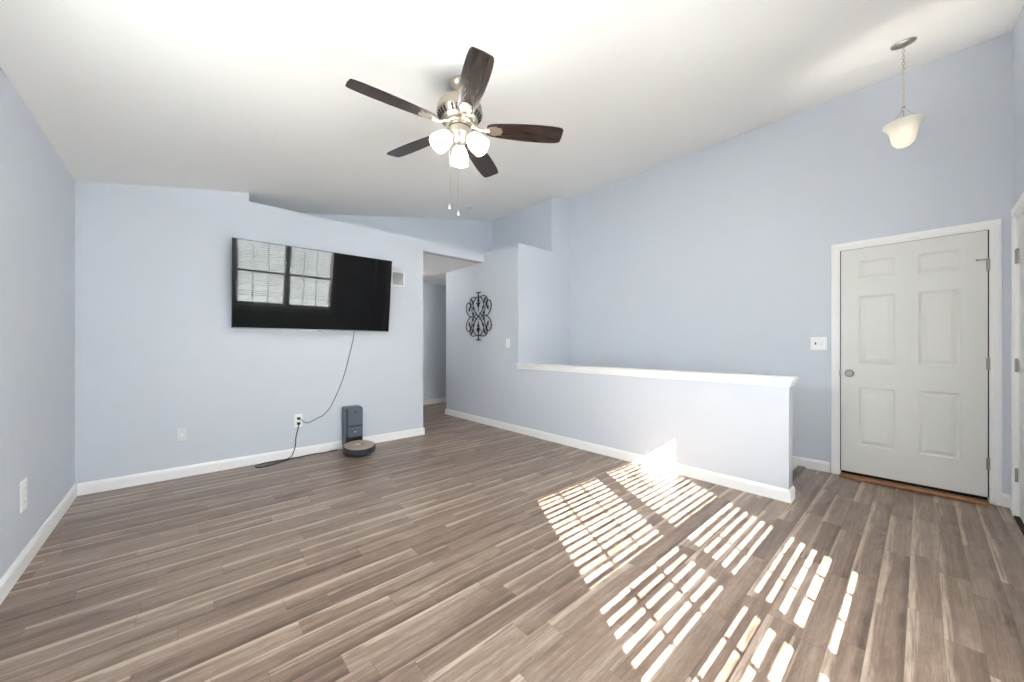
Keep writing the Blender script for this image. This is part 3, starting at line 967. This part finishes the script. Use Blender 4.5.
add_box(bm, -0.05, 0.05, 0.054, 0.075, -0.16, 0.05); add_box(bm, -0.03, 0.03, 0.075, 0.146, -0.07, -0.02)
obj('wall_bracket', bm, M_BLACK, tv)
# ---------------------------------------------------------------- cords
pc = [(1.517, 1.40), (1.508, 1.30), (1.492, 1.20), (1.467, 1.08), (1.418, 0.888), (1.357, 0.712), (1.297, 0.575), (1.255, 0.495), (1.192, 0.424), (1.130, 0.394),
      (1.08, 0.372), (1.045, 0.358), (1.010, 0.357), (0.975, 0.385), (0.945, 0.417)]
bm = bm_new()
add_tube(bm, smooth_path([(x, YT - 0.007 - (0.03 * max(0, (z - 1.1) / 0.3)), z) for x, z in pc[:-1]] + [(pc[-1][0], YT - 0.026, pc[-1][1])], 6), 0.0042, 8)
tc_ = obj('power_cord', bm, M_CORD_GREY, smooth=True)
tag(tc_, 'thin grey cord hanging from the television to the outlet', 'cord')
bm = bm_new(); add_box(bm, 0.922, 0.952, YT - 0.030, YT - 0.0085, 0.404, 0.430)
tag(obj('plug', bm, M_BLACK, tc_, bevel=0.004), 'black plug in the upper socket')
c2 = [(0.936, YT - 0.026, 0.362), (0.934, YT - 0.030, 0.330), (0.922, YT - 0.012, 0.265), (0.911, YT - 0.010, 0.20), (0.906, YT - 0.022, 0.137), (0.886, YT - 0.028, 0.065), (0.862, YT - 0.034, 0.022), (0.815, 4.484, 0.005),
      (0.755, 4.492, 0.005), (0.690, 4.494, 0.005), (0.620, 4.488, 0.005), (0.565, 4.462, 0.005), (0.540, 4.415, 0.005), (0.545, 4.375, 0.005), (0.585, 4.357, 0.005),
      (0.640, 4.368, 0.005), (0.700, 4.392, 0.005), (0.770, 4.428, 0.005), (0.850, 4.462, 0.010), (0.945, 4.485, 0.005), (1.05, 4.498, 0.005), (1.12, 4.492, 0.005), (1.19, 4.480, 0.005), (1.26, 4.496, 0.005), (1.325, 4.488, 0.006)]
bm = bm_new()
add_tube(bm, smooth_path(c2, 6), 0.0048, 8)
bc = obj('power_cord', bm, M_CORD, smooth=True)
tag(bc, 'dark looped cord on the floor from outlet to dock', 'cord')
bm = bm_new(); add_box(bm, 0.921, 0.951, YT - 0.032, YT - 0.0085, 0.350, 0.376)
tag(obj('plug', bm, M_BLACK, bc, bevel=0.004), 'black plug in the lower socket')

# ---------------------------------------------------------------- outlets, switches, vent
def face_transform(o, wall):
    """local plate: x to the right as seen, y out of the wall, z up"""
    o.rotation_euler = {'tv': (0, 0, PI), 'left': (0, 0, -PI / 2), 'back': (0, 0, PI / 2)}[wall]

def plate_bm(w, h, t=0.006):
    bm = bm_new(); add_box(bm, -w / 2, w / 2, 0, t, -h / 2, h / 2)
    return bm

def outlet(loc, wall, label, m, h=0.118, w=0.074, coax=False):
    t = thing('wall_outlet', label, 'outlet', loc)
    face_transform(t, wall)
    obj('cover_plate', plate_bm(w, h), m, t, bevel=0.0025)
    if coax:
        bm = bm_new(); add_lathe(bm, [(0.009, 0.006), (0.009, 0.009), (0.005, 0.009), (0.005, 0.017), (0.0, 0.017)], 14, Matrix.Rotation(-PI / 2, 4, 'X'))
        obj('coax_jack', bm, M_PLATE, t, smooth=True)
    else:
        for s_ in (1, -1):
            bm = bm_new()
            ring = []
            for j in range(24):
                a = 2 * PI * j / 24
                ring.append((0.0175 * math.cos(a), max(-0.0125, min(0.0125, 0.0175 * math.sin(a)))))
            add_prism(bm, ring, 'y', 0.005, 0.0082)
            so = obj('socket', bm, m, t, loc=(0, 0, s_ * 0.0265 * h / 0.118))
            bm = bm_new()
            add_box(bm, -0.0075, -0.0055, 0.008, 0.0086, -0.003, 0.005); add_box(bm, 0.0055, 0.0075, 0.008, 0.0086, -0.003, 0.005)
            add_box(bm, -0.002, 0.002, 0.008, 0.0086, -0.0095, -0.0055)
            tag(obj('slots', bm, M_SLOT, so), 'dark contact slots')
    for z in ((0.042, -0.042) if coax else (0.0,)):
        bm = bm_new(); add_lathe(bm, [(0.003, 0.006), (0.003, 0.0072), (0.0, 0.0075)], 10, Matrix.Translation((0, 0, z)) @ Matrix.Rotation(-PI / 2, 4, 'X'))
        obj('screw', bm, M_NICKEL, t)
    return t

outlet((XL, 3.240, 0.396), 'left', 'white outlet low on the left wall', M_PLATE, h=0.165, w=0.098)
outlet((-0.004, YT, 0.391), 'tv', 'pale blank looking jack plate left of the cords', M_PLATE_GREY, coax=True)
outlet((0.936, YT, 0.390), 'tv', 'white outlet with two black plugs under the television', M_PLATE, h=0.140, w=0.080)

def switch(loc, wall, label, gangs, w, h):
    t = thing('light_switch', label, 'light switch', loc)
    face_transform(t, wall)
    obj('cover_plate', plate_bm(w, h), M_PLATE, t, bevel=0.0025)
    for g in range(gangs):
        gx = (g - (gangs - 1) / 2) * 0.046
        if gangs == 2 and g == 1:
            bm = bm_new(); add_box(bm, gx - 0.005, gx + 0.005, 0.005, 0.007, -0.012, 0.012)
            fr = obj('toggle_slot', bm, M_SLOT, t)
            bm = bm_new(); add_box(bm, gx - 0.0035, gx + 0.0035, 0.006, 0.018, -0.006, 0.004)
            tag(obj('toggle', bm, M_SLOT, fr, bevel=0.001), 'dark toggle lever')
        else:
            bm = bm_new(); add_box(bm, gx - 0.005, gx + 0.005, 0.005, 0.0075, -0.012, 0.012)
            fr = obj('toggle_slot', bm, M_PLATE_GREY, t)
            bm = bm_new(); add_box(bm, gx - 0.0035, gx + 0.0035, 0.0065, 0.018, 0.001, 0.010)
            obj('toggle', bm, M_PLATE, fr, bevel=0.001)
        for z in (0.03, -0.03):
            bm = bm_new(); add_lathe(bm, [(0.003, 0.006), (0.003, 0.007), (0.0, 0.0074)], 10, Matrix.Translation((gx, 0, z)) @ Matrix.Rotation(-PI / 2, 4, 'X'))
            obj('screw', bm, M_PLATE_GREY, t)

switch((XB, 0.666, 1.226), 'back', 'double white switch plate left of the entry door', 2, 0.122, 0.124)
switch((XH, 3.952, 1.242), 'back', 'single white switch plate on the hall wall beside the corner', 1, 0.078, 0.128)

vt = thing('air_vent', 'white return air grille high beside the television', 'vent', (2.073, YT, 2.071), (0, 0, PI))
bm = bm_new()
vw, vh, fr = 0.094, 0.102, 0.022
for a in ((-vw, -vw + fr, -vh, vh), (vw - fr, vw, -vh, vh), (-vw + fr, vw - fr, vh - fr, vh), (-vw + fr, vw - fr, -vh, -vh + fr)):
    add_box(bm, a[0], a[1], 0, 0.009, a[2], a[3])
obj('grille_frame', bm, M_GRILLE, vt, bevel=0.002)
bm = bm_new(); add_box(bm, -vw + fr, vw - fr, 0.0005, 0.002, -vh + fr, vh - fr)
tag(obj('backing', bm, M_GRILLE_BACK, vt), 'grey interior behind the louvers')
bm = bm_new()
for k in range(11):
    z = -vh + fr + 0.008 + k * (2 * vh - 2 * fr - 0.016) / 10
    vv = add_box(bm, -vw + fr, vw - fr, -0.0045, 0.0045, -0.0008, 0.0008)
    bmesh.ops.transform(bm, matrix=Matrix.Translation((0, 0.006, z)) @ Matrix.Rotation(math.radians(-40), 4, 'X'), verts=vv)
obj('louvers', bm, M_GRILLE, vt)

sd = thing('smoke_detector', 'tiny round smoke detector on the ceiling near the recess', 'smoke detector', (3.114, 4.42, zc(3.114)))
bm = bm_new(); add_lathe(bm, [(0.055, 0.002), (0.056, -0.012), (0.05, -0.016), (0.0, -0.016)], 28, tilt)
obj('base', bm, M_PLATE, sd, smooth=True)
bm = bm_new(); add_lathe(bm, [(0.046, -0.015), (0.044, -0.026), (0.036, -0.034), (0.0, -0.036)], 28, tilt)
obj('cover', bm, M_PLATE_GREY, sd, smooth=True)

# ---------------------------------------------------------------- wrought iron wall ornament
art = thing('wall_ornament', 'black wrought iron scroll ornament hanging on the hall wall', 'wall art', (XH, 4.640, 1.668), (0, 0, -PI / 2))
# local x to the left as seen along +X (mirror symmetric anyway), local y = out of... the wall is at local y=0
AW, AH, AD = 0.325, 0.385, -0.018
def curve(pts, sx, sz, r, bm, n=7):
    add_tube(bm, smooth_path([(sx * u * AW, AD, sz * v * AH) for u, v in pts], n), r, 7)
big = [(0.10, 0.13), (0.34, 0.02), (0.62, 0.00), (0.88, 0.14), (1.0, 0.36), (0.93, 0.56), (0.76, 0.60), (0.66, 0.48), (0.70, 0.37), (0.79, 0.38)]
small = [(0.10, 0.77), (0.30, 0.80), (0.52, 0.80), (0.68, 0.70), (0.66, 0.57), (0.52, 0.53), (0.45, 0.60), (0.50, 0.66)]
lens = [(0.0, 0.80), (0.20, 0.74), (0.40, 0.56), (0.40, 0.36), (0.22, 0.16), (0.0, -0.02)]
low = [(0.32, 0.01), (0.46, 0.12), (0.52, 0.28), (0.42, 0.40), (0.32, 0.34), (0.36, 0.25)]
names = {'outer_scroll': (big, 0.0072), 'upper_scroll': (small, 0.0065), 'inner_arc': (lens, 0.0072), 'waist_scroll': (low, 0.006)}
for nm, (pts, r) in names.items():
    for sx in (1, -1):
        for sz in (1, -1):
            bm = bm_new(); curve(pts, sx, sz, r, bm)
            obj(nm, bm, M_IRON, art, smooth=True)
for sz in (1, -1):
    bm = bm_new()
    T = lambda z: sz * z * AH
    add_tube(bm, [(0, AD, T(0.76)), (0, AD, T(0.99))], 0.008, 8)
    add_tube(bm, smooth_path([(-0.055, AD, T(0.98)), (-0.035, AD, T(0.955)), (0, AD, T(0.97)), (0.035, AD, T(0.955)), (0.055, AD, T(0.98))], 5), 0.0075, 7)
    vv = add_lathe(bm, [(0.0, -0.018), (0.014, 0), (0.0, 0.018)], 12)
    bmesh.ops.translate(bm, vec=(0, AD, T(0.84)), verts=vv)
    obj('finial', bm, M_IRON, art, smooth=True)
    bm = bm_new()                                      # spindle with leaves inside the lens
    vv = add_lathe(bm, [(0.0, -0.10), (0.007, -0.07), (0.019, -0.02), (0.012, 0.03), (0.018, 0.05), (0.006, 0.09), (0.0, 0.12)], 12)
    bmesh.ops.translate(bm, vec=(0, AD, T(0.52)), verts=vv)
    add_tube(bm, [(0, AD, T(0.20)), (0, AD, T(0.78))], 0.0055, 7)
    for sx in (1, -1):
        add_tube(bm, smooth_path([(0, AD, T(0.46)), (sx * 0.04, AD, T(0.52)), (sx * 0.055, AD, T(0.60))], 4), lambda t: 0.009 * (1 - 0.7 * t), 7)
    obj('spindle', bm, M_IRON, art, smooth=True)
    for sx in (1, -1):
        bm = bm_new()
        for (u, v, a, L_) in ((0.62, 0.45, 20, 0.052), (0.74, 0.30, -25, 0.045), (0.52, 0.66, 35, 0.045), (0.42, 0.12, -50, 0.045)):
            vv = add_lathe(bm, [(0.0, -L_), (0.008, -L_ * 0.4), (0.014, 0.0), (0.007, L_ * 0.6), (0.0, L_)], 10)
            bmesh.ops.transform(bm, matrix=Matrix.Translation((sx * u * AW, AD, T(v))) @ Matrix.Rotation(math.radians(a) * sx * sz, 4, 'Y'), verts=vv)
        obj('leaves', bm, M_IRON, art, smooth=True)
for x, z in ((0.0, 0.74), (0.0, -0.74)):
    bm = bm_new()
    add_tube(bm, [(x, AD, z * AH), (x, 0.0, z * AH)], 0.006, 8)
    obj('hanging_peg', bm, M_IRON, art, smooth=True)

# ---------------------------------------------------------------- added fill lamp on the hallway ceiling, out of view
hl = thing('hall_fill_light', 'added unseen dome lamp brightening the hallway behind the television wall', 'fill light', (2.85, 5.95, ZH))
bm = bm_new(); add_lathe(bm, [(0.135, 0.0), (0.138, -0.012), (0.130, -0.022), (0.0, -0.022)], 32)
obj('base', bm, M_NICKEL, hl, smooth=True)
bm = bm_new(); add_lathe(bm, [(0.125, -0.022), (0.122, -0.045), (0.100, -0.075), (0.060, -0.092), (0.0, -0.098)], 32)
obj('fill_dome', bm, M_DOME, hl, smooth=True)

# ---------------------------------------------------------------- robot vacuum and its dock
dk = thing('charging_dock', 'charcoal upright charging dock standing against the television wall', 'dock', (1.477, 4.455, 0))
bm = bm_new()
outl = [(-0.100, 0.055), (0.100, 0.055), (0.100, 0.468), (0.092, 0.487), (0.078, 0.500), (-0.078, 0.500), (-0.092, 0.493), (-0.100, 0.477)]
add_prism(bm, outl, 'y', -0.075, 0.052)
obj('tower', bm, M_DOCK, dk, bevel=0.008)
bm = bm_new(); add_box(bm, -0.066, 0.090, -0.081, -0.07, 0.285, 0.476)
obj('bin_door', bm, M_DOCK, dk, bevel=0.006)
bm = bm_new(); add_box(bm, -0.066, 0.090, -0.080, -0.07, 0.150, 0.269)
obj('lower_panel', bm, M_DOCK, dk, bevel=0.006)
bm = bm_new(); add_box(bm, -0.088, -0.072, -0.079, -0.07, 0.13, 0.480); add_box(bm, -0.066, 0.090, -0.078, -0.07, 0.270, 0.284)
tag(obj('groove', bm, M_BLACK, dk), 'black groove lines on the front')
bm = bm_new()
vv = add_lathe(bm, [(0.012, 0.0), (0.012, 0.003), (0.0, 0.004)], 20, Matrix.Translation((0.010, -0.081, 0.440)) @ Matrix.Rotation(PI / 2, 4, 'X'))
tag(obj('round_mark', bm, M_BLACK, dk), 'small black round mark')
bm = bm_new()
add_lathe(bm, [(0.007, 0.0), (0.007, 0.002), (0.0, 0.003)], 16, Matrix.Translation((0.010, -0.080, 0.210)) @ Matrix.Rotation(PI / 2, 4, 'X'))
tag(obj('indicator', bm, M_PLATE_GREY, dk), 'pale indicator dot')
bm = bm_new(); add_box(bm, -0.092, 0.092, -0.079, 0.050, 0.0, 0.16)
tag(obj('dock_base', bm, M_BLACK, dk, bevel=0.005), 'black foot')

rb = thing('robot_vacuum', 'round black robot vacuum with taupe lid parked at the dock', 'robot vacuum', (1.458, 4.172, 0.018), (math.radians(6), 0, 0))
R = 0.170
bm = bm_new()
add_lathe(bm, [(0.10, 0.018), (R - 0.012, 0.018), (R, 0.026), (R, 0.076), (R - 0.004, 0.084), (R - 0.010, 0.088), (0.0, 0.088)], 64)
obj('body', bm, M_BLACK, rb, smooth=True)
bm = bm_new()
n = 40
pts = [(math.cos(PI + PI * k / n) * (R + 0.001), math.sin(PI + PI * k / n) * (R + 0.001), 0.0) for k in range(n + 1)]
for z0, z1 in ((0.030, 0.066),):
    A = [bm.verts.new((x, y, z0)) for x, y, _ in pts]; B = [bm.verts.new((x, y, z1)) for x, y, _ in pts]
    A2 = [bm.verts.new((x * 1.018, y * 1.018, z0 + 0.003)) for x, y, _ in pts]; B2 = [bm.verts.new((x * 1.018, y * 1.018, z1 - 0.003)) for x, y, _ in pts]
    for k in range(n):
        bm.faces.new([A2[k], A2[k + 1], B2[k + 1], B2[k]])
        bm.faces.new([A[k], A2[k], A2[k + 1], A[k + 1]][::-1])
        bm.faces.new([B[k], B[k + 1], B2[k + 1], B2[k]])
    bm.faces.new([A[0], B[0], B2[0], A2[0]]); bm.faces.new([A[n], A2[n], B2[n], B[n]])
obj('bumper', bm, M_DOCK_DARK, rb, smooth=True)
bm = bm_new(); add_lathe(bm, [(R - 0.014, 0.0875), (R - 0.016, 0.0905), (0.0, 0.0915)], 64)
tag(obj('lid', bm, M_TAUPE, rb, smooth=True), 'taupe disc lid')
bm = bm_new(); add_lathe(bm, [(0.030, 0.091), (0.030, 0.0935), (0.024, 0.094), (0.0, 0.0938)], 28, Matrix.Translation((-0.01, 0.02, 0)))
tag(obj('clean_button', bm, M_GOLD, rb, smooth=True), 'pale gold round button')
for dx in (-0.048, 0.048):
    bm = bm_new(); add_lathe(bm, [(0.011, 0.091), (0.011, 0.0930), (0.0, 0.0934)], 18, Matrix.Translation((-0.01 + dx, 0.012, 0)))
    tag(obj('side_button', bm, M_BLACK if dx > 0 else M_GOLD, rb, smooth=True), 'small round side button')
for sx in (-1, 1):
    bm = bm_new()
    add_lathe(bm, [(0.03, -0.012), (0.036, -0.008), (0.036, 0.008), (0.03, 0.012)], 24, Matrix.Translation((sx * 0.10, 0.0, 0.036)) @ Matrix.Rotation(PI / 2, 4, 'Y'))
    obj('wheel', bm, M_BLACK, rb, smooth=True)
